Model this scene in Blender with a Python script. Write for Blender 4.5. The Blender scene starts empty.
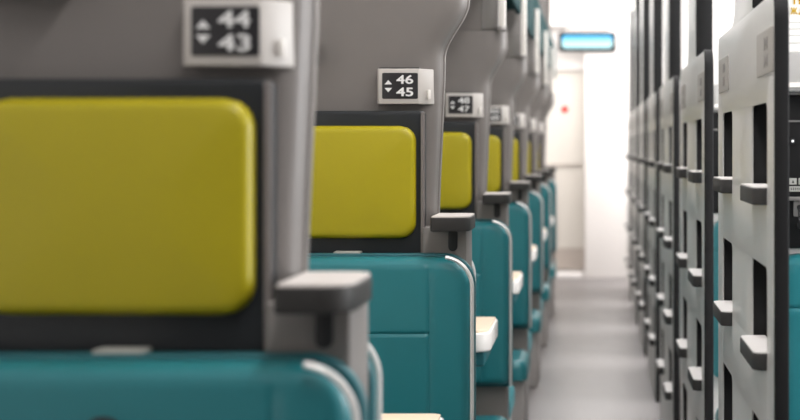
import bpy, bmesh, math
from mathutils import Vector, Matrix

PI = math.pi
SC = bpy.context.scene
COL = SC.collection
EYE = 1.25                      # camera height above the carriage floor (z = 0)

# ------------------------------------------------------------------ camera
cam_d = bpy.data.cameras.new('camera')
cam = bpy.data.objects.new('camera', cam_d)
COL.objects.link(cam)
cam.location = (0, 0, EYE)
cam.rotation_euler = (PI / 2, 0, 0)
cam_d.sensor_width = 36.0
cam_d.lens = 76.5
cam_d.shift_x = -192 / 800
cam_d.shift_y = -64 / 800
cam_d.clip_start = 0.05
cam_d.dof.use_dof = True
cam_d.dof.focus_distance = 3.75
cam_d.dof.aperture_fstop = 3.9
SC.camera = cam

# ------------------------------------------------------------------ world, lights, exposure
w = bpy.data.worlds.new('world')
SC.world = w
w.use_nodes = True
w.node_tree.nodes['Background'].inputs[0].default_value = (1.0, 0.985, 0.98, 1)
w.node_tree.nodes['Background'].inputs[1].default_value = 0.13

SC.view_settings.view_transform = 'Standard'
SC.view_settings.look = 'None'
SC.view_settings.exposure = 0.0
SC.view_settings.gamma = 1.0
SC.view_settings.use_curve_mapping = False


def area(name, loc, sx, sy, power, rot=(0, 0, 0), col=(1, 0.98, 0.975)):
    l = bpy.data.lights.new(name, 'AREA')
    l.shape = 'RECTANGLE'
    l.size, l.size_y = sx, sy
    l.energy = power
    l.color = col
    o = bpy.data.objects.new(name, l)
    COL.objects.link(o)
    o.location = loc
    o.rotation_euler = rot
    return o


area('aisle_strip_light', (0.02, 6.6, 2.37), 0.22, 13.0, 72)
area('vestibule_light', (0.05, 15.0, 2.37), 0.9, 2.4, 22)
for i in range(8):
    area('compartment_light', (1.0, 2.65 + 1.8 * i, 2.36), 0.5, 0.5, 8)
    area('added_side_fill', (1.88, 2.65 + 1.8 * i, 1.55), 1.0, 0.75, 38, rot=(0, PI / 2, 0), col=(0.97, 0.98, 1.0))  # added fill from the right wall, lightens partition edges; no window is built


# ------------------------------------------------------------------ materials
def lin(c):
    out = []
    for v in c:
        v /= 255.0
        out.append(v / 12.92 if v <= 0.04045 else ((v + 0.055) / 1.055) ** 2.4)
    return out


def mat(name, col, rough=0.5, metal=0.0, var=0.06, scale=30.0, bump=0.0, bscale=400.0, coat=0.0, emit=0.0, spec=0.5):
    m = bpy.data.materials.new(name)
    m.use_nodes = True
    nt = m.node_tree
    b = nt.nodes['Principled BSDF']
    c = lin(col)
    tc = nt.nodes.new('ShaderNodeTexCoord')
    n = nt.nodes.new('ShaderNodeTexNoise')
    n.inputs['Scale'].default_value = scale
    n.inputs['Detail'].default_value = 3
    nt.links.new(tc.outputs['Object'], n.inputs['Vector'])
    mx = nt.nodes.new('ShaderNodeMix')
    mx.data_type = 'RGBA'
    mx.inputs['A'].default_value = (*[v * (1 - var) for v in c], 1)
    mx.inputs['B'].default_value = (*[min(1, v * (1 + var)) for v in c], 1)
    nt.links.new(n.outputs['Fac'], mx.inputs['Factor'])
    nt.links.new(mx.outputs['Result'], b.inputs['Base Color'])
    b.inputs['Roughness'].default_value = rough
    b.inputs['Metallic'].default_value = metal
    b.inputs['Coat Weight'].default_value = coat
    b.inputs['Specular IOR Level'].default_value = spec
    if emit:
        b.inputs['Emission Color'].default_value = (*c, 1)
        b.inputs['Emission Strength'].default_value = emit
    if bump:
        n2 = nt.nodes.new('ShaderNodeTexNoise')
        n2.inputs['Scale'].default_value = bscale
        nt.links.new(tc.outputs['Object'], n2.inputs['Vector'])
        bp = nt.nodes.new('ShaderNodeBump')
        bp.inputs['Strength'].default_value = bump
        bp.inputs['Distance'].default_value = 0.001
        nt.links.new(n2.outputs['Fac'], bp.inputs['Height'])
        nt.links.new(bp.outputs['Normal'], b.inputs['Normal'])
    return m


M = {
    'shell_grey': mat('warm_grey_moulding', (120, 115, 112), 0.42, var=0.03, bump=0.05),
    'edge_grey': mat('edge_trim_grey', (120, 114, 112), 0.4, var=0.03),
    'block_grey': mat('block_grey', (132, 127, 124), 0.5, var=0.03),
    'base_grey': mat('seat_base_grey', (168, 163, 160), 0.5, var=0.03),
    'frame_dark': mat('dark_frame_plastic', (42, 45, 48), 0.35, var=0.04, spec=0.35),
    'cap_dark': mat('cap_plastic', (54, 53, 52), 0.5, var=0.04, spec=0.25),
    'cap_top': mat('cap_top_plastic', (205, 198, 194), 0.4, var=0.03),
    'black': mat('black_plastic', (28, 28, 30), 0.45, var=0.05),
    'yellow': mat('mustard_leatherette', (174, 161, 12), 0.42, var=0.04, scale=9, bump=0.12, bscale=260),
    'teal': mat('teal_leatherette', (36, 120, 128), 0.38, var=0.05, scale=9, bump=0.12, bscale=260),
    'teal_dark': mat('teal_shell', (24, 92, 100), 0.45, var=0.04),
    'rim': mat('silver_rim', (222, 220, 218), 0.3, metal=0.35, var=0.02),
    'sign_white': mat('sign_housing', (192, 187, 182), 0.42, var=0.02),
    'screen_black': mat('sign_screen', (36, 35, 38), 0.35, var=0.03),
    'digit': mat('digit_white', (235, 235, 235), 0.5, var=0.0),
    'table_top': mat('beech_laminate', (240, 216, 190), 0.4, var=0.04, scale=14),
    'table_edge': mat('table_edge_white', (226, 222, 218), 0.4, var=0.02),
    'ladder': mat('ladder_panel_grey', (200, 199, 196), 0.33, var=0.025),
    'ladder_trim': mat('ladder_trim_charcoal', (26, 26, 27), 0.6, var=0.05, spec=0.2),
    'step': mat('step_charcoal', (58, 57, 57), 0.6, var=0.05, spec=0.25),
    'tread': mat('tread_grey', (226, 222, 220), 0.5, var=0.05),
    'pocket': mat('pocket_charcoal', (34, 34, 36), 0.6, var=0.05),
    'plate': mat('plate_grey', (160, 156, 151), 0.5, var=0.03),
    'mark': mat('embossed_mark', (134, 131, 128), 0.5, var=0.03),
    'wall_white': mat('wall_white', (236, 232, 229), 0.55, var=0.015, scale=4),
    'ceiling': mat('ceiling_white', (240, 238, 236), 0.6, var=0.01, scale=4),
    'door': mat('door_cream', (218, 213, 205), 0.45, var=0.02, scale=4),
    'kick': mat('kick_plate', (176, 166, 158), 0.4, var=0.03),
    'red': mat('red_sticker', (205, 40, 32), 0.5, var=0.03),
    'steel': mat('brushed_steel', (150, 147, 145), 0.35, metal=0.6, var=0.04),
    'post': mat('post_white', (232, 228, 222), 0.35, var=0.02),
    'rack': mat('rack_teal', (16, 52, 54), 0.85, var=0.05, spec=0.1),
    'panel_dark': mat('berth_back_charcoal', (22, 22, 23), 0.5, var=0.05, spec=0.25),
    'shelf': mat('shelf_grey', (178, 176, 174), 0.45, var=0.03),
    'paper': mat('poster_paper', (240, 239, 236), 0.6, var=0.01),
    'paper_line': mat('poster_rule', (196, 194, 190), 0.6, var=0.02),
    'gold': mat('poster_gold', (198, 160, 16), 0.6, var=0.04),
    'chip': mat('sticker_grey', (168, 168, 162), 0.6, var=0.03),
    'lens': mat('lamp_lens', (255, 255, 255), 0.3, var=0.0, emit=1.6),
    'sign_frame': mat('display_frame', (6, 12, 18), 0.7, var=0.04, spec=0.15),
    'added_glow': mat('added_panel_glow', (255, 250, 246), 0.4, var=0.0, emit=1.25),  # glow of the added panel under the far ceiling
    'diffuser': mat('lamp_diffuser', (255, 250, 246), 0.4, var=0.0, emit=4.0),
}


def floor_material():
    m = mat('grey_vinyl_floor', (116, 112, 112), 0.38, var=0.05, scale=6, bump=0.04, bscale=160)
    return m


M['floor'] = floor_material()


def display_material():
    """A lit screen: a blue band along its top edge over pale cyan (local coordinates of the screen)."""
    m = bpy.data.materials.new('display_screen')
    m.use_nodes = True
    nt = m.node_tree
    b = nt.nodes['Principled BSDF']
    tc = nt.nodes.new('ShaderNodeTexCoord')
    sp = nt.nodes.new('ShaderNodeSeparateXYZ')
    nt.links.new(tc.outputs['Object'], sp.inputs[0])
    rp = nt.nodes.new('ShaderNodeValToRGB')
    rp.color_ramp.elements[0].position = 0.5
    rp.color_ramp.elements[0].color = (0.55, 0.95, 1.0, 1)
    rp.color_ramp.elements[1].position = 0.66
    rp.color_ramp.elements[1].color = (0.03, 0.5, 0.9, 1)
    mp = nt.nodes.new('ShaderNodeMapRange')
    mp.inputs['From Min'].default_value = -0.07
    mp.inputs['From Max'].default_value = 0.07
    nt.links.new(sp.outputs['Z'], mp.inputs['Value'])
    nt.links.new(mp.outputs['Result'], rp.inputs['Fac'])
    nt.links.new(rp.outputs['Color'], b.inputs['Emission Color'])
    b.inputs['Emission Strength'].default_value = 1.35
    b.inputs['Base Color'].default_value = (0.02, 0.02, 0.02, 1)
    return m


M['display'] = display_material()


# ------------------------------------------------------------------ mesh helpers
def mesh_from(bm, name):
    me = bpy.data.meshes.new(name)
    bm.normal_update()
    bm.to_mesh(me)
    bm.free()
    return me


def obj(name, me, material=None, parent=None, loc=(0, 0, 0), smooth=True, angle=40):
    if isinstance(me, bmesh.types.BMesh):
        me = mesh_from(me, name)
    if material is not None:
        me.materials.clear()
        me.materials.append(M[material])
    if smooth:
        for p in me.polygons:
            p.use_smooth = True
        try:
            me.set_sharp_from_angle(angle=math.radians(angle))
        except Exception:
            pass
    o = bpy.data.objects.new(name, me)
    COL.objects.link(o)
    o.location = loc
    if parent is not None:
        o.parent = parent
    return o


def tag(o, label=None, cat=None, group=None, kind=None):
    if label:
        o['label'] = label
    if cat:
        o['category'] = cat
    if group:
        o['group'] = group
    if kind:
        o['kind'] = kind
    return o


def thing(name, loc, label, cat, group=None):
    o = bpy.data.objects.new(name, None)
    o.empty_display_size = 0.05
    COL.objects.link(o)
    o.location = loc
    return tag(o, label, cat, group)


def copy_tree(o, parent=None):
    c = o.copy()
    COL.objects.link(c)
    if parent is not None:
        c.parent = parent
    for ch in list(o.children):
        copy_tree(ch, c)
    return c


def dup(root, loc, label, group=None, rotz=None):
    c = copy_tree(root)
    c.location = loc
    c['label'] = label
    if group:
        c['group'] = group
    if rotz is not None:
        c.rotation_euler = (0, 0, rotz)
    return c


def box(bm, x0, x1, y0, y1, z0, z1, bev=0.0, seg=2):
    r = bmesh.ops.create_cube(bm, size=1.0)
    vs = r['verts']
    for v in vs:
        v.co = Vector((x0 + (v.co.x + 0.5) * (x1 - x0), y0 + (v.co.y + 0.5) * (y1 - y0), z0 + (v.co.z + 0.5) * (z1 - z0)))
    if bev > 0:
        es = list({e for v in vs for e in v.link_edges})
        bmesh.ops.bevel(bm, geom=es, offset=bev, segments=seg, profile=0.5, affect='EDGES')
    return bm


def boxm(*a, **k):
    return box(bmesh.new(), *a, **k)


def rrect(x0, x1, y0, y1, r, n=6):
    """Rounded rectangle loop; r is one radius or four (from the lower left, anticlockwise)."""
    if not isinstance(r, (list, tuple)):
        r = [r] * 4
    pts = []
    cs = [(x0, y0, 1, 1, PI), (x1, y0, -1, 1, 1.5 * PI), (x1, y1, -1, -1, 0), (x0, y1, 1, -1, 0.5 * PI)]
    for (cx, cy, sx, sy, a0), rr in zip(cs, r):
        if rr <= 1e-6:
            pts.append((cx, cy))
            continue
        ox, oy = cx + sx * rr, cy + sy * rr
        for k in range(n + 1):
            a = a0 + 0.5 * PI * k / n
            pts.append((ox + rr * math.cos(a), oy + rr * math.sin(a)))
    return pts


def slab(loops, depth, bevel=0.0, plane='XZ', res=2):
    """Extruded flat shape with holes. plane XZ: thickness along Y (0..depth); YZ: along X; XY: along Z."""
    cu = bpy.data.curves.new('slab', 'CURVE')
    cu.dimensions = '2D'
    cu.fill_mode = 'BOTH'
    cu.extrude = depth / 2 - bevel
    cu.bevel_depth = bevel
    cu.bevel_resolution = res
    cu.offset = -bevel
    for lp in loops:
        s = cu.splines.new('POLY')
        s.points.add(len(lp) - 1)
        for p, q in zip(s.points, lp):
            p.co = (q[0], q[1], 0, 1)
        s.use_cyclic_u = True
    o = bpy.data.objects.new('slab', cu)
    COL.objects.link(o)
    dg = bpy.context.evaluated_depsgraph_get()
    me = bpy.data.meshes.new_from_object(o.evaluated_get(dg))
    bpy.data.objects.remove(o)
    bpy.data.curves.remove(cu)
    for v in me.vertices:
        a, b, c = v.co
        c += depth / 2
        v.co = {'XZ': (a, c, b), 'YZ': (c, a, b), 'XY': (a, b, c)}[plane]
    bm = bmesh.new()
    bm.from_mesh(me)
    bmesh.ops.remove_doubles(bm, verts=bm.verts, dist=1e-5)
    bmesh.ops.recalc_face_normals(bm, faces=bm.faces)
    bpy.data.meshes.remove(me)
    return bm


def text_mesh(s, size, thick=0.0008, bold=0.02, align='LEFT', spacing=1.0):
    cu = bpy.data.curves.new('text', 'FONT')
    cu.body = s
    cu.size = size
    cu.extrude = thick / 2
    cu.offset = bold * size
    cu.align_x = align
    cu.space_character = spacing
    o = bpy.data.objects.new('text', cu)
    COL.objects.link(o)
    dg = bpy.context.evaluated_depsgraph_get()
    me = bpy.data.meshes.new_from_object(o.evaluated_get(dg))
    bpy.data.objects.remove(o)
    bpy.data.curves.remove(cu)
    return me


def fit_text(s, x0, x1, z0, z1, bold=0.022, y=0.0, thick=0.0008):
    """Text in the XZ plane facing -Y, scaled into the given rectangle."""
    me = text_mesh(s, 1.0, 0.0, 0.0)
    bm = bmesh.new()
    bm.from_mesh(me)
    bpy.data.meshes.remove(me)
    base = bm.faces[:]
    for k in range(8):                              # embolden: the same outline again, stepped around a small circle
        q = bmesh.ops.duplicate(bm, geom=base)
        for v in q['geom']:
            if isinstance(v, bmesh.types.BMVert):
                v.co += Vector((bold * math.cos(PI * k / 4), bold * math.sin(PI * k / 4), 0.00004 * (k + 1)))
    xs, ys = [v.co.x for v in bm.verts], [v.co.y for v in bm.verts]
    a, b, c, d = min(xs), max(xs), min(ys), max(ys)
    for v in bm.verts:
        v.co = Vector((x0 + (v.co.x - a) / (b - a) * (x1 - x0), y - v.co.z, z0 + (v.co.y - c) / (d - c) * (z1 - z0)))
    r = bmesh.ops.extrude_face_region(bm, geom=bm.faces[:])
    for g in r['geom']:
        if isinstance(g, bmesh.types.BMVert):
            g.co.y -= thick
    return bm


def cushion(x0, x1, z0, z1, r, edge, depth, puff=0.0, seams=(), nx=34, nz=34, groove=0.004, r_low=None):
    """Upholstered pad facing -Y: back at y = 0, face near y = -depth; rounded rim, soft crown, stitched grooves.
    seams: ('x', x, za, zb) vertical or ('z', z, xa, xb) horizontal."""
    cx, cz, W, H = (x0 + x1) / 2, (z0 + z1) / 2, (x1 - x0) / 2, (z1 - z0) / 2
    sg = 0.0035
    rl = r if r_low is None else r_low

    def samples(n, half, extra):
        s = [-half * math.cos(PI * k / n) * (1) for k in range(n + 1)]
        s += [half * (2 * k / n - 1) for k in range(1, n)]
        for e in extra:
            s += [e - 2 * sg, e - sg, e, e + sg, e + 2 * sg]
        s = sorted(v for v in s if -half <= v <= half)
        out = [s[0]]
        for v in s[1:]:
            if v - out[-1] > 0.0012:
                out.append(v)
        out[-1] = half
        return out

    us = samples(nx, 1.0, [])
    ex = [q[1] - cx for q in seams if q[0] == 'x']
    us = samples(nx, W, ex)
    vs = samples(nz, H, [q[1] - cz for q in seams if q[0] == 'z'])

    def rad(z):
        return r if z > 0 else rl

    def half_w(z):
        q = rad(z)
        t = abs(z) - (H - q)
        return W if t <= 0 else W - q + math.sqrt(max(0, q * q - t * t))

    def inside(x, z):
        q = rad(z)
        px, pz = abs(x) - (W - q), abs(z) - (H - q)
        return q - (math.hypot(max(px, 0), max(pz, 0)) + min(max(px, pz), 0))

    bm = bmesh.new()
    rows = []
    for v in vs:
        hw = half_w(v)
        row = []
        for u in us:
            x = u * hw / W if abs(v) > H - rad(v) else u
            d = max(0.0, inside(x, v))
            t = min(1.0, d / edge)
            y = edge * (1 - math.sqrt(max(0, 1 - (1 - t) ** 2)))
            f = min(1.0, d / (min(W, H)))
            y += puff * (1 - f) ** 2
            for q in seams:
                if q[0] == 'x' and q[2] - 0.002 <= v + cz <= q[3] + 0.002:
                    y += groove * math.exp(-((x + cx - q[1]) / sg) ** 2)
                elif q[0] == 'z' and q[2] - 0.002 <= x + cx <= q[3] + 0.002:
                    y += groove * math.exp(-((v + cz - q[1]) / sg) ** 2)
            row.append(bm.verts.new((cx + x, -depth + y, cz + v)))
        rows.append(row)
    for a in range(len(rows) - 1):
        for b in range(len(us) - 1):
            bm.faces.new((rows[a][b], rows[a][b + 1], rows[a + 1][b + 1], rows[a + 1][b]))
    ring = rows[0] + [rw[-1] for rw in rows[1:]] + rows[-1][-2::-1] + [rw[0] for rw in rows[-2:0:-1]]
    back = [bm.verts.new((v.co.x, 0, v.co.z)) for v in ring]
    n = len(ring)
    for k in range(n):
        bm.faces.new((ring[k], back[k], back[(k + 1) % n], ring[(k + 1) % n]))
    bm.faces.new(back)
    bmesh.ops.recalc_face_normals(bm, faces=bm.faces)
    return bm


def rim_strip(side, x1, z0, z1, r, y, rad, n=10):
    """A thin bead up one side of a rounded back and over its shoulder."""
    pts = [(side * x1, z0)]
    for k in range(n + 1):
        a = 0.46 * PI * k / n
        pts.append((side * (x1 - r + r * math.cos(a)), z1 - r + r * math.sin(a)))
    bm = bmesh.new()
    rings = []
    for i, p in enumerate(pts):
        a = Vector((*pts[max(i - 1, 0)], 0))
        b = Vector((*pts[min(i + 1, len(pts) - 1)], 0))
        t = (b - a).normalized()
        nrm = Vector((-t.y, t.x, 0))
        ring = []
        for k in range(8):
            q = 2 * PI * k / 8
            ring.append(bm.verts.new((p[0] + nrm.x * rad * math.cos(q), y + rad * 1.3 * math.sin(q), p[1] + nrm.y * rad * math.cos(q))))
        rings.append(ring)
    for a, b in zip(rings, rings[1:]):
        for k in range(8):
            bm.faces.new((a[k], a[(k + 1) % 8], b[(k + 1) % 8], b[k]))
    bm.faces.new(rings[0])
    bm.faces.new(rings[-1])
    bmesh.ops.recalc_face_normals(bm, faces=bm.faces)
    return bm


E = EYE
ORD = ['first', 'second', 'third', 'fourth', 'fifth', 'sixth', 'seventh', 'eighth']
SEAT_Y = [2.04] + [2.1 + 1.8 * i for i in range(1, 7)]
LAD_Y = [2.9 + 1.8 * i for i in range(7)]
Y_END = 16.1

# ------------------------------------------------------------------ the setting
tag(obj('floor', boxm(-0.97, 1.9, -0.6, 17.2, -0.06, 0.0), 'floor'), kind='structure')
tag(obj('ceiling', boxm(-0.97, 1.9, -0.6, 17.2, 2.40, 2.46), 'ceiling'), kind='structure')
tag(obj('wall_left', boxm(-1.03, -0.97, -0.6, 17.2, -0.06, 2.46), 'wall_white'), kind='structure')
tag(obj('wall_right', boxm(1.9, 1.96, -0.6, 17.2, -0.06, 2.46), 'wall_white'), kind='structure')
tag(obj('wall_end', boxm(-0.066, 1.9, Y_END, Y_END + 0.25, 0, 2.40, bev=0.004), 'wall_white'), kind='structure')
tag(obj('wall_door_surround', slab([[(-0.97, 0), (-0.97, 2.40), (-0.066, 2.40), (-0.066, 1.975), (-0.90, 1.975), (-0.90, 0)]],
                                  0.10, plane='XZ'), 'wall_white', loc=(0, Y_END + 0.15, 0)), kind='structure')

d1 = tag(obj('door_1', boxm(-0.895, -0.068, Y_END + 0.19, Y_END + 0.23, 0.06, 1.97, bev=0.004), 'door'), kind='structure')
obj('kick_plate', boxm(-0.89, -0.075, Y_END + 0.184, Y_END + 0.191, 0.07, 0.27), 'kick', d1)
obj('handle_bar', boxm(-0.80, -0.10, Y_END + 0.165, Y_END + 0.19, 1.06, 1.075, bev=0.004), 'kick', d1)
st = bmesh.new()
bmesh.ops.create_circle(st, cap_ends=True, segments=20, radius=0.034)
bmesh.ops.rotate(st, verts=st.verts, matrix=Matrix.Rotation(PI / 2, 3, 'X'))
r_ = bmesh.ops.extrude_face_region(st, geom=st.faces[:])
for g_ in r_['geom']:
    if isinstance(g_, bmesh.types.BMVert):
        g_.co.y += 0.002
obj('sticker', st, 'red', d1, loc=(-0.262, Y_END + 0.186, 1.60))
tag(obj('trim_1', boxm(-0.90, -0.07, Y_END + 0.02, Y_END + 0.19, 0.0, 0.05, bev=0.004), 'wall_white'), kind='structure')

# ceiling strip lamp above the aisle
lamp = thing('ceiling_lamp', (0.02, 6.3, 2.40), 'long white strip lamp running along the ceiling above the aisle', 'lamp')
obj('housing', boxm(-0.14, 0.14, -6.4, 6.4, -0.015, 0.0), 'sign_white', lamp)
obj('diffuser', boxm(-0.11, 0.11, -6.35, 6.35, -0.022, -0.015), 'diffuser', lamp)


vl = thing('added_ceiling_glow', (0.1, 14.9, 2.40), 'glowing white panel added to whiten the ceiling in front of the end door', 'lamp')  # emissive panel added so the far ceiling reads white
obj('frame', boxm(-0.9, 0.9, -2.15, 1.12, -0.012, 0.0, bev=0.003), 'sign_white', vl)
obj('diffuser', boxm(-0.86, 0.86, -2.11, 1.08, -0.018, -0.012), 'added_glow', vl)

# ------------------------------------------------------------------ left: partition between two seats
def edge_x(z):
    """Aisle edge of the upright panel: straight, then swelling out towards the aisle near the top."""
    h = z - E
    t = min(1, max(0, (h - 0.205) / 0.135))
    t = t * t * (3 - 2 * t)
    return -0.345 - 0.045 * max(0.0, min(0.35, 0.17 - h)) + 0.057 * t


def partition_panel():
    zs = [0.9 + (1.4 - 0.9) * k / 4 for k in range(5)] + [E + 0.19 + 0.01 * k for k in range(0, 18)] + [E + 0.39]
    prof = []                                     # plan outline relative to the edge: (x offset from edge or absolute, y)
    n = 7
    front, back = 0.04, 0.125
    bm = bmesh.new()
    rings = []
    for z in zs:
        ex = edge_x(z)
        ring = [(-0.955, front), (ex - 0.13, front), (ex - 0.075, front)]
        for k in range(1, n + 1):                 # front shoulder bends back to the edge
            a = 0.5 * PI * k / n
            ring.append((ex - 0.075 + 0.069 * math.sin(a), front + 0.038 * (1 - math.cos(a))))
        ring += [(ex - 0.004, front + 0.040), (ex - 0.004, front + 0.044), (ex, front + 0.046), (ex, back - 0.012), (ex - 0.012, back), (-0.955, back)]
        rings.append([bm.verts.new((x, y, z)) for x, y in ring])
    for a, b in zip(rings, rings[1:]):
        m = len(a)
        for k in range(m):
            bm.faces.new((a[k], a[(k + 1) % m], b[(k + 1) % m], b[k]))
    bm.faces.new(rings[0])
    bm.faces.new(rings[-1])
    bmesh.ops.recalc_face_normals(bm, faces=bm.faces)
    return bm


def make_partition():
    t = thing('seat_partition', (0, 0, 0), '', 'partition', 'partitions along the left side of the aisle')
    obj('panel', partition_panel(), 'shell_grey', t, angle=50)
    # lower block under the cap, down to the floor
    obj('side_block', slab([[(-0.955, 0.042), (-0.388, 0.042), (-0.386, -0.026), (-0.382, -0.03), (-0.294, -0.03), (-0.287, -0.027), (-0.284, -0.02), (-0.284, 0.118), (-0.291, 0.125), (-0.955, 0.125)]], E - 0.186, 0.0, 'XY'), 'block_grey', t)
    # cap: a ledge with a rounded aisle end
    lp = rrect(-0.360, -0.272, -0.12, 0.09, [0.006, 0.042, 0.03, 0.006])
    cap = obj('armrest_cap', slab([lp], 0.031, 0.003, 'XY'), 'cap_dark', t, loc=(0, 0, E - 0.1905))
    lp2 = rrect(-0.358, -0.274, -0.118, 0.088, [0.006, 0.041, 0.029, 0.006])
    obj('top_plate', slab([lp2], 0.003, 0.0, 'XY'), 'cap_top', cap, loc=(0, 0, 0.0305))
    # dark slot under the cap
    obj('hook_slot', slab([rrect(-0.327, -0.306, E - 0.239, E - 0.190, 0.0098)], 0.006, 0.001, 'XZ'), 'black', t, loc=(0, -0.034, 0))
    # dark ledge high on the panel
    obj('ledge', boxm(-0.74, -0.634, -0.02, 0.045, E + 0.182, E + 0.235, bev=0.006), 'panel_dark', t)
    # metal upper section with its sunk dark plate
    up = obj('upper_section', boxm(-0.955, -0.318, 0.05, 0.12, E + 0.39, 2.40, bev=0.004), 'shell_grey', t)
    obj('cover_plate', boxm(-0.372, -0.322, 0.044, 0.052, E + 0.395, E + 0.76, bev=0.002), 'steel', up)
    return t


part0 = make_partition()


# ------------------------------------------------------------------ left: seat
def make_seat(yb, yt, name='passenger_seat'):
    """Seat facing -Y; local y = 0 is the head frame's plane, x = 0 the seat's centre."""
    t = thing(name, (0, 0, 0), '', 'seat', 'seats along the left side of the aisle')
    fr = obj('headrest_frame', slab([rrect(-0.186, 0.186, E - 0.26, E + 0.081, 0.012)], 0.045, 0.006, 'XZ'), 'frame_dark', t, loc=(0, -0.003, 0))
    obj('frame_edge', slab([rrect(0.178, 0.187, E - 0.25, E + 0.078, 0.003)], 0.006, 0.001, 'XZ'), 'edge_grey', fr, loc=(0, -0.008, 0))
    obj('headrest_cushion', cushion(-0.160, 0.167, yb, yt, 0.036, 0.014, 0.032, 0.007, nx=30, nz=26), 'yellow', fr)
    # back
    sh = obj('backrest_shell', slab([rrect(-0.306, 0.306, E - 0.80, E - 0.243, [0.02, 0.02, 0.07, 0.07], 8)], 0.024, 0.005, 'XZ'), 'teal_dark', t, loc=(0, -0.054, 0))
    for sd in (1, -1):
        obj('rim', rim_strip(sd, 0.3025, E - 0.79, E - 0.2475, 0.068, -0.056, 0.0048), 'rim', sh)
    sx = 0.205
    bc = obj('backrest_cushion', cushion(-0.294, 0.294, E - 0.79, E - 0.250, 0.062, 0.026, 0.052, 0.008,
                                         [('x', sx, E - 0.80, E - 0.262), ('x', -sx, E - 0.80, E - 0.262), ('z', E - 0.420, -sx, sx)], nx=36, nz=36, r_low=0.02), 'teal', t, loc=(0, -0.054, 0))
    obj('pull_tab', slab([rrect(-0.008, 0.036, E - 0.35, E - 0.308, 0.02)], 0.006, 0.002, 'XZ'), 'frame_dark', bc, loc=(0, -0.056, 0))
    obj('latch', boxm(-0.016, 0.045, -0.05, -0.01, E - 0.246, E - 0.2395, bev=0.002), 'chip', t)
    # seat cushion: pad with a rounded front and aisle side
    cu = cushion(-0.303, 0.303, 0.0, 0.44, 0.045, 0.036, 0.085, 0.006, nx=22, nz=22)
    for v in cu.verts:                              # lay the pad flat: face up, front to -Y
        x, y, z = v.co
        v.co = Vector((x, -0.555 + z, 0.29 - y))
    bmesh.ops.recalc_face_normals(cu, faces=cu.faces)
    obj('seat_cushion', cu, 'teal', t)
    b = boxm(-0.29, 0.29, -0.50, -0.035, 0.0, 0.288, bev=0.008)
    obj('base', b, 'base_grey', t)
    return t


SX = -0.57
seat0 = make_seat(E - 0.201, E + 0.057)
seat1 = make_seat(E - 0.211, E + 0.046)


# ------------------------------------------------------------------ left: number sign, one per partition
def make_sign(up, low, y, label):
    t = thing('berth_number_sign', (-0.43, y + 0.04, E + 0.137), label, 'sign', 'berth number signs on the left partitions')
    X0, X1, X2, Z0, Z1 = -0.063, 0.033, 0.063, -0.0406, 0.041
    # housing: front face, then a face turned to the aisle
    lp = [(X0, 0.0), (X0, -0.030), (X0 + 0.004, -0.034), (X1 - 0.004, -0.034), (X1, -0.032), (X2 - 0.003, 0.010), (X2, 0.016), (X2, 0.03), (X1, 0.0)]
    h = obj('housing', slab([lp], Z1 - Z0, 0.0022, 'XY'), 'sign_white', t, loc=(0, 0, Z0))
    obj('gap_shadow', boxm(X0 + 0.004, X1, -0.031, -0.002, Z1 - 0.001, Z1 + 0.0025), 'frame_dark', h, loc=(0, 0, -Z0))  # dark strip standing in for the shadow gap along the housing top
    # small lever on the aisle face
    lv = boxm(-0.004, 0.004, -0.003, 0.003, -0.011, 0.011, bev=0.002)
    bmesh.ops.rotate(lv, verts=lv.verts, matrix=Matrix.Rotation(math.radians(40), 3, 'Z'))
    obj('lever', lv, 'post', h, loc=(X1 + 0.020, -0.012, -0.018 - Z0))
    s = obj('screen', slab([rrect(-0.052, 0.030, -0.0285, 0.031, 0.003)], 0.002, 0.0005, 'XZ'), 'screen_black', t, loc=(0, -0.0356, 0))
    obj('number', fit_text(up, -0.0195, 0.0195, 0.0055, 0.026), 'digit', s, loc=(0, -0.0006, 0), smooth=False)
    obj('number', fit_text(low, -0.0195, 0.0195, -0.023, -0.0025), 'digit', s, loc=(0, -0.0006, 0), smooth=False)
    obj('arrow', slab([[(-0.0465, 0.0045), (-0.029, 0.0045), (-0.0378, 0.0145)]], 0.001, 0, 'XZ'), 'digit', s, loc=(0, -0.0008, 0))
    obj('arrow', slab([[(-0.0465, -0.0035), (-0.0378, -0.0135), (-0.029, -0.0035)]], 0.001, 0, 'XZ'), 'digit', s, loc=(0, -0.0008, 0))
    return t


# ------------------------------------------------------------------ left: folding table
def make_table():
    t = thing('folding_table', (0, 0, 0), '', 'table', 'folding tables between the left seats')
    lp = rrect(-0.90, -0.275, -0.20, 0.20, [0.01, 0.05, 0.02, 0.01])
    obj('table_body', slab([lp], 0.052, 0.006, 'XY'), 'table_edge', t, loc=(0, 0, E - 0.557))
    lp2 = rrect(-0.896, -0.281, -0.194, 0.194, [0.01, 0.047, 0.018, 0.01])
    obj('tabletop', slab([lp2], 0.012, 0.0, 'XY'), 'table_top', t, loc=(0, 0, E - 0.5115))
    obj('underside_pad', boxm(-0.88, -0.29, -0.17, 0.17, E - 0.60, E - 0.555, bev=0.012), 'teal_dark', t)
    obj('wall_bracket', boxm(-0.965, -0.84, -0.15, 0.15, E - 0.66, E - 0.58, bev=0.006), 'steel', t)
    return t


table0 = make_table()
nums = [('44', '43'), ('46', '45'), ('48', '47'), ('50', '49'), ('52', '51'), ('54', '53'), ('56', '55')]

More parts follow.
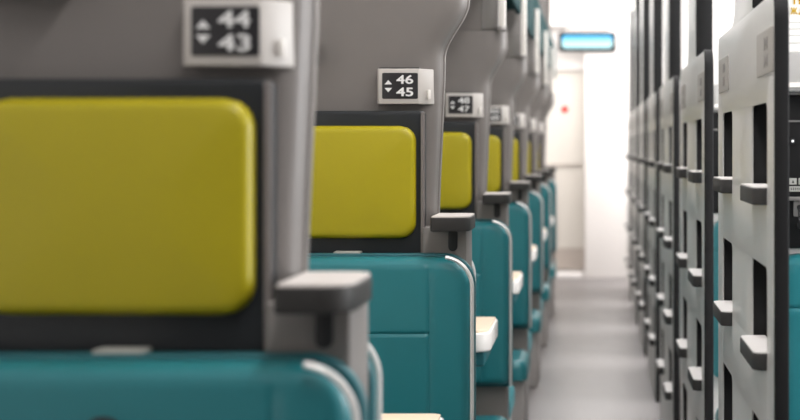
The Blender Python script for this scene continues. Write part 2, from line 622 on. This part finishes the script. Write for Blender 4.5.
for i, y in enumerate(SEAT_Y):
    sign_words = {0: 'under the 44 43 sign', 1: 'under the 46 45 sign', 2: 'under the 48 47 sign'}
    where = f'{ORD[i]} in the row left of the aisle'
    near = {0: 'nearest of the row left of the aisle, carrying the 44 43 sign', 1: 'second left of the aisle, carrying the 46 45 sign',
            2: 'third left of the aisle, carrying the 48 47 sign'}.get(i, where)
    p = part0 if i == 0 else copy_tree(part0)
    p.location = (0, y, 0)
    p['label'] = f'grey moulded partition with dark armrest ledge, {near}'
    s = seat0 if i == 0 else (seat1 if i == 1 else copy_tree(seat1))
    s.location = (SX, y, 0)
    s['label'] = 'teal seat with yellow headrest ' + (sign_words[i] if i in sign_words else f'{ORD[i]} from the front left of the aisle')
    rs = copy_tree(seat1)
    rs.location = (SX - 0.022, y + 0.158, 0)
    rs.rotation_euler = (0, 0, PI)
    rs['label'] = f'teal seat facing away, just behind the {ORD[i]} partition on the left'
    rs['group'] = 'seats facing away behind the left partitions'
    lab = {0: 'white box sign with black screen reading 44 over 43', 1: 'white box sign with black screen reading 46 over 45',
           2: 'white box sign with black screen reading 48 over 47'}.get(i, f'small white number box, {ORD[i]} along the left partitions')
    make_sign(*nums[i], y, lab)
    if i < 6:
        tb = table0 if i == 0 else copy_tree(table0)
        tb.location = (0, SEAT_Y[i + 1] - 0.92, 0)
        tb['label'] = f'beech topped white edged folding table between the {ORD[i]} and {ORD[i + 1]} left seats'
    if i >= 2:
        gp = thing('grab_post', (-0.302, y + 0.03, E + 0.39), f'white vertical grab post above the {ORD[i]} partition on the left', 'post', 'white posts above the left partitions')
        obj('post', boxm(-0.011, 0.011, -0.02, 0.02, 0.0, 0.36, bev=0.005), 'post', gp)
        obj('foot', boxm(-0.016, 0.012, -0.022, 0.022, -0.004, 0.012, bev=0.003), 'steel', gp)
    if 1 <= i:
        rk = thing('luggage_rack', (0, y + 0.13, 0), f'dark teal luggage rack high over the left seats past the {ORD[i]} partition', 'rack', 'overhead racks above the left seats')
        obj('fascia', boxm(-0.335, -0.312, 0.0, 1.66, E + 0.58, E + 0.85, bev=0.008), 'rack', rk)
        obj('rack_shelf', boxm(-0.965, -0.335, 0.0, 1.66, E + 0.60, E + 0.63), 'rack', rk)


# ------------------------------------------------------------------ right: ladder panels at the berth ends
XP = 0.312
STEP_Z = [E - 0.0739 - 0.2955 * k for k in range(4)]


def make_ladder():
    """Local y = 0 is the near edge of the panel (towards the camera)."""
    t = thing('ladder_panel', (0, 0, 0), '', 'ladder', 'ladder panels on the right side of the aisle')
    top = E + 0.265
    L, U0, U1, H = 1.30, 0.42, 0.81, 2.398
    out = [(0.006, 0.0), (L, 0.0), (L, top - 0.03)]
    for k in range(1, 6):
        a = 0.5 * PI * k / 5
        out.append((L - 0.03 + 0.03 * math.cos(a), top - 0.03 + 0.03 * math.sin(a)))
    for k in range(0, 7):                               # concave fillet up to the post
        a = -0.5 * PI - 0.5 * PI * k / 6
        out.append((U1 + 0.10 + 0.10 * math.cos(a), top + 0.05 + 0.05 * math.sin(a)))
    out += [(U1, H), (U0, H), (U0, top)] + [(0.046 - 0.04 * math.sin(0.5 * PI * k / 5), top - 0.04 + 0.04 * math.cos(0.5 * PI * k / 5)) for k in range(6)]
    holes = []
    cols = [(0.128, 0.42), (0.88, 1.16)]
    for ya, yb in cols:
        for z in STEP_Z:
            holes.append(rrect(ya, yb, z - 0.012, z + 0.152, [0.004, 0.004, 0.022, 0.022], 4))
    pn = obj('panel', slab([out] + holes, 0.0035, 0.0006, 'YZ', res=1), 'ladder', t, loc=(XP, 0, 0))
    # edge trim: near edge, rounded at the top
    lp = [(-0.006, 0.0), (0.008, 0.0)]
    lp += [(0.046 - 0.038 * math.cos(0.5 * PI * k / 6), top - 0.04 + 0.038 * math.sin(0.5 * PI * k / 6)) for k in range(7)]
    lp += [(0.07, top - 0.002), (0.07, top + 0.004)]
    lp += [(0.046 - 0.052 * math.sin(0.5 * PI * k / 6), top - 0.048 + 0.052 * math.cos(0.5 * PI * k / 6)) for k in range(7)]
    obj('edge_trim', slab([lp], 0.025, 0.003, 'YZ'), 'ladder_trim', t, loc=(XP - 0.001, 0, 0))
    po = obj('upper_post', boxm(XP + 0.002, XP + 0.05, U0 + 0.004, U1 - 0.004, top - 0.02, H - 0.001, bev=0.004), 'ladder', t)
    obj('post_trim', boxm(XP + 0.001, XP + 0.051, U0 - 0.006, U0 + 0.006, top + 0.004, H - 0.002, bev=0.003), 'ladder_trim', po)
    for ya, yb in cols:
        for z in STEP_Z:
            # pocket behind the slot
            pk = bmesh.new()
            box(pk, XP + 0.003, XP + 0.030, ya - 0.012, yb + 0.012, z - 0.02, z + 0.165)
            fs = [f for f in pk.faces if f.normal.x < -0.9 or f.calc_center_median().x < XP + 0.0035]
            bmesh.ops.delete(pk, geom=fs, context='FACES_ONLY')
            obj('foot_pocket', pk, 'pocket', t)
            lp = rrect(0.287, XP + 0.027, ya + 0.004, yb - 0.004, [0.02, 0.003, 0.003, 0.02], 3)
            sp = obj('step', slab([lp], 0.031, 0.003, 'XY'), 'step', t, loc=(0, 0, z - 0.032))
            lp = rrect(0.289, XP + 0.025, ya + 0.006, yb - 0.006, [0.018, 0.003, 0.003, 0.018], 3)
            obj('tread', slab([lp], 0.003, 0.0, 'XY'), 'tread', sp, loc=(0, 0, 0.030))
    for (ya, yb, mark) in ((0.018, 0.30, 0.10), (0.97, 1.255, 1.06)):
        pl = obj('number_plate', slab([rrect(ya, yb, E + 0.128, E + 0.208, 0.006)], 0.003, 0.0008, 'YZ'), 'plate', t, loc=(XP - 0.0022, 0, 0))
        for zc in (E + 0.183, E + 0.152):
            bm = bmesh.new()
            for dy, hh in ((0.0, 0.022), (0.022, 0.012), (0.044, 0.022)):
                box(bm, -0.0012, 0.0003, mark + dy, mark + dy + 0.012, zc - hh / 2, zc + hh / 2, bev=0.0003, seg=1)
            obj('raised_mark', bm, 'mark', pl)
    return t


lad0 = make_ladder()

# ------------------------------------------------------------------ right: compartments behind the ladders


def make_berth():
    """Berth back and lower seat on the near face of a compartment wall; local y = 0 is that face."""
    t = thing('berth', (0, 0, 0), '', 'berth', 'teal berths on the right')
    obj('backrest', cushion(0.375, 1.86, E - 0.72, E - 0.222, 0.05, 0.025, 0.07, 0.006, [('z', E - 0.33, 0.38, 1.85)], nx=30, nz=24, r_low=0.02), 'teal', t, loc=(0, -0.002, 0))
    cu = cushion(0.375, 1.86, 0.0, 0.50, 0.04, 0.03, 0.13, 0.004, nx=22, nz=18)
    for v in cu.verts:
        x, y, z = v.co
        v.co = Vector((x, -0.585 + z, 0.33 - y))
    bmesh.ops.recalc_face_normals(cu, faces=cu.faces)
    obj('seat_cushion', cu, 'teal', t)
    obj('base', boxm(0.42, 1.85, -0.50, -0.005, 0.0, 0.328, bev=0.006), 'block_grey', t)
    return t


berth0 = make_berth()


def make_back_unit():
    t = thing('berth_back_panel', (0, 0, 0), '', 'panel', 'dark panels over the right berths')
    bp = obj('back_panel', boxm(0.375, 1.86, -0.030, -0.002, E - 0.21, E + 0.105, bev=0.004), 'panel_dark', t)
    obj('seam_strip', boxm(0.376, 1.859, -0.034, -0.029, E + 0.049, E + 0.053), 'steel', bp)
    obj('ledge_strip', boxm(0.376, 1.859, -0.046, -0.029, E - 0.112, E - 0.104, bev=0.002), 'steel', bp)
    sh = obj('shelf', boxm(0.375, 1.86, -0.10, -0.002, E + 0.110, E + 0.19, bev=0.005), 'shelf', t)
    obj('shelf_lip', boxm(0.376, 1.859, -0.104, -0.099, E + 0.118, E + 0.128), 'post', sh)
    return t


back0 = make_back_unit()

for i, y in enumerate(LAD_Y):
    l = lad0 if i == 0 else copy_tree(lad0)
    l.location = (0, y, 0)
    l['label'] = ('light grey ladder panel with charcoal edge, ' +
                  ['nearest on the right of the aisle', 'second along the right of the aisle'][i]
                  if i < 2 else f'blurred grey ladder panel, {ORD[i]} along the right of the aisle')
    yw = y + 0.62
    pw = obj('wall_compartment', boxm(0.365, 1.9, yw, yw + 0.06, 0, 2.40), 'wall_white')
    pw.name = f'wall_compartment_{ORD[i]}'
    tag(pw, kind='structure')
    if i < 4:
        b = berth0 if i == 0 else copy_tree(berth0)
        b.location = (0, yw, 0)
        b['label'] = ['teal berth seen past the dark edge of the nearest ladder panel', 'teal berth in the gap between the nearest and second ladder panels',
                      'teal berth behind the third ladder panel on the right', 'teal berth behind the fourth ladder panel on the right'][i]
        k = back0 if i == 0 else copy_tree(back0)
        k.location = (0, yw, 0)
        k['label'] = ['charcoal back panel and pale shelf at the right edge, above the teal berth', 'charcoal back panel in the gap left of the nearest ladder panel',
                      'charcoal back panel behind the third ladder panel on the right', 'charcoal back panel behind the fourth ladder panel on the right'][i]

# small lamps on the back panels
y0 = LAD_Y[0] + 0.62


def lamp_dot(x, y, z, label):
    t = thing('reading_light', (x, y, z), label, 'lamp', 'small white lights on the berth backs')
    b = bmesh.new()
    bmesh.ops.create_cone(b, cap_ends=True, segments=16, radius1=0.007, radius2=0.006, depth=0.008)
    bmesh.ops.rotate(b, verts=b.verts, matrix=Matrix.Rotation(PI / 2, 3, 'X'))
    obj('bezel', b, 'black', t)
    b = bmesh.new()
    bmesh.ops.create_uvsphere(b, u_segments=12, v_segments=8, radius=0.0021)
    obj('lens', b, 'lens', t, loc=(0, -0.0045, 0))


lamp_dot(0.411, y0 - 0.034, E + 0.010, 'small white light on the charcoal panel at the right edge, above the grey stickers')
lamp_dot(0.427, y0 - 0.034, E - 0.163, 'small white light on the charcoal panel at the right edge, just above the teal berth')
lamp_dot(0.399, LAD_Y[1] + 0.62 - 0.034, E + 0.010, 'small white light in the gap left of the nearest ladder panel')

# sticker pair beside the hooks
stk = thing('notice_sticker', (0, y0 - 0.031, 0), 'two rows of small grey stickers with dark characters on the charcoal panel', 'sticker')
for (xa, xb, za, zb) in ((0.405, 0.420, -0.079, -0.066), (0.424, 0.445, -0.079, -0.066), (0.405, 0.445, -0.0935, -0.0825)):
    c_ = obj('label_strip', boxm(xa, xb, -0.001, 0.0, E + za, E + zb), 'chip', stk)
    if xb - xa < 0.02:
        obj('mark', slab([[(xa + 0.005, E + za + 0.003), (xb - 0.005, E + za + 0.003), ((xa + xb) / 2, E + zb - 0.003)]], 0.0006, 0, 'XZ'), 'panel_dark', c_, loc=(0, -0.0016, 0))
    else:
        bm_ = bmesh.new()
        q = xa + 0.003
        while q < xb - 0.004:
            box(bm_, q, q + 0.0018, -0.0014, -0.0009, E + za + 0.003, E + zb - 0.003)
            q += 0.0045
        obj('mark', bm_, 'panel_dark', c_)

hk = thing('coat_hook', (0.425, y0 - 0.03, E - 0.125), 'dark curved coat hook on the charcoal panel at the right edge', 'hook')
obj('hook_plate', boxm(-0.012, 0.012, -0.006, 0.0, -0.02, 0.012, bev=0.003), 'steel', hk)
tb_ = bmesh.new()
pts = [(0, -0.006, 0.0), (0, -0.022, -0.006), (0, -0.030, -0.022), (0, -0.026, -0.036), (0, -0.014, -0.036)]
rings = []
for p in pts:
    rings.append([tb_.verts.new((p[0] + 0.005 * math.cos(2 * PI * k / 8), p[1], p[2] + 0.005 * math.sin(2 * PI * k / 8))) for k in range(8)])
for a, b in zip(rings, rings[1:]):
    for k in range(8):
        tb_.faces.new((a[k], a[(k + 1) % 8], b[(k + 1) % 8], b[k]))
tb_.faces.new(rings[0])
tb_.faces.new(rings[-1])
bmesh.ops.recalc_face_normals(tb_, faces=tb_.faces)
obj('hook_arm', tb_, 'black', hk)

# information poster with gold letters on the wall above the shelf
po = thing('information_poster', (0, y0, 0), 'white notice with gold letters and grey rules at the top right corner', 'poster')
pp = obj('sheet', boxm(0.385, 0.72, -0.004, -0.001, E + 0.195, E + 0.62), 'paper', po)
obj('letter', fit_text('Ж', 0.4105, 0.4245, E + 0.2725, E + 0.2865, 0.03), 'gold', pp, loc=(0, -0.0052, 0), smooth=False)
obj('letter', fit_text('Д', 0.4275, 0.4405, E + 0.2705, E + 0.2865, 0.03), 'gold', pp, loc=(0, -0.0052, 0), smooth=False)
obj('letter', fit_text('Т', 0.4120, 0.4250, E + 0.2925, E + 0.3065, 0.03), 'gold', pp, loc=(0, -0.0052, 0), smooth=False)
obj('letter', fit_text('П', 0.4275, 0.4395, E + 0.2925, E + 0.3065, 0.03), 'gold', pp, loc=(0, -0.0052, 0), smooth=False)
for zz in (0.254, 0.241, 0.228, 0.212):
    obj('rule_line', boxm(0.392, 0.71, -0.0052, -0.004, E + zz, E + zz + 0.0022), 'paper_line', pp)

# lit destination display over the end door
dp = thing('display_panel', (-0.046, Y_END - 0.05, E + 0.985), 'lit blue and white display panel above the door at the end of the aisle', 'display')
obj('casing', slab([rrect(-0.27, 0.27, -0.092, 0.092, 0.02)], 0.05, 0.004, 'XZ'), 'sign_frame', dp)
obj('screen', slab([rrect(-0.238, 0.238, -0.060, 0.062, 0.03)], 0.006, 0.001, 'XZ'), 'display', dp, loc=(0, -0.005, 0))
obj('hanger', boxm(-0.2, 0.2, 0.02, 0.04, 0.085, 0.165), 'sign_white', dp)
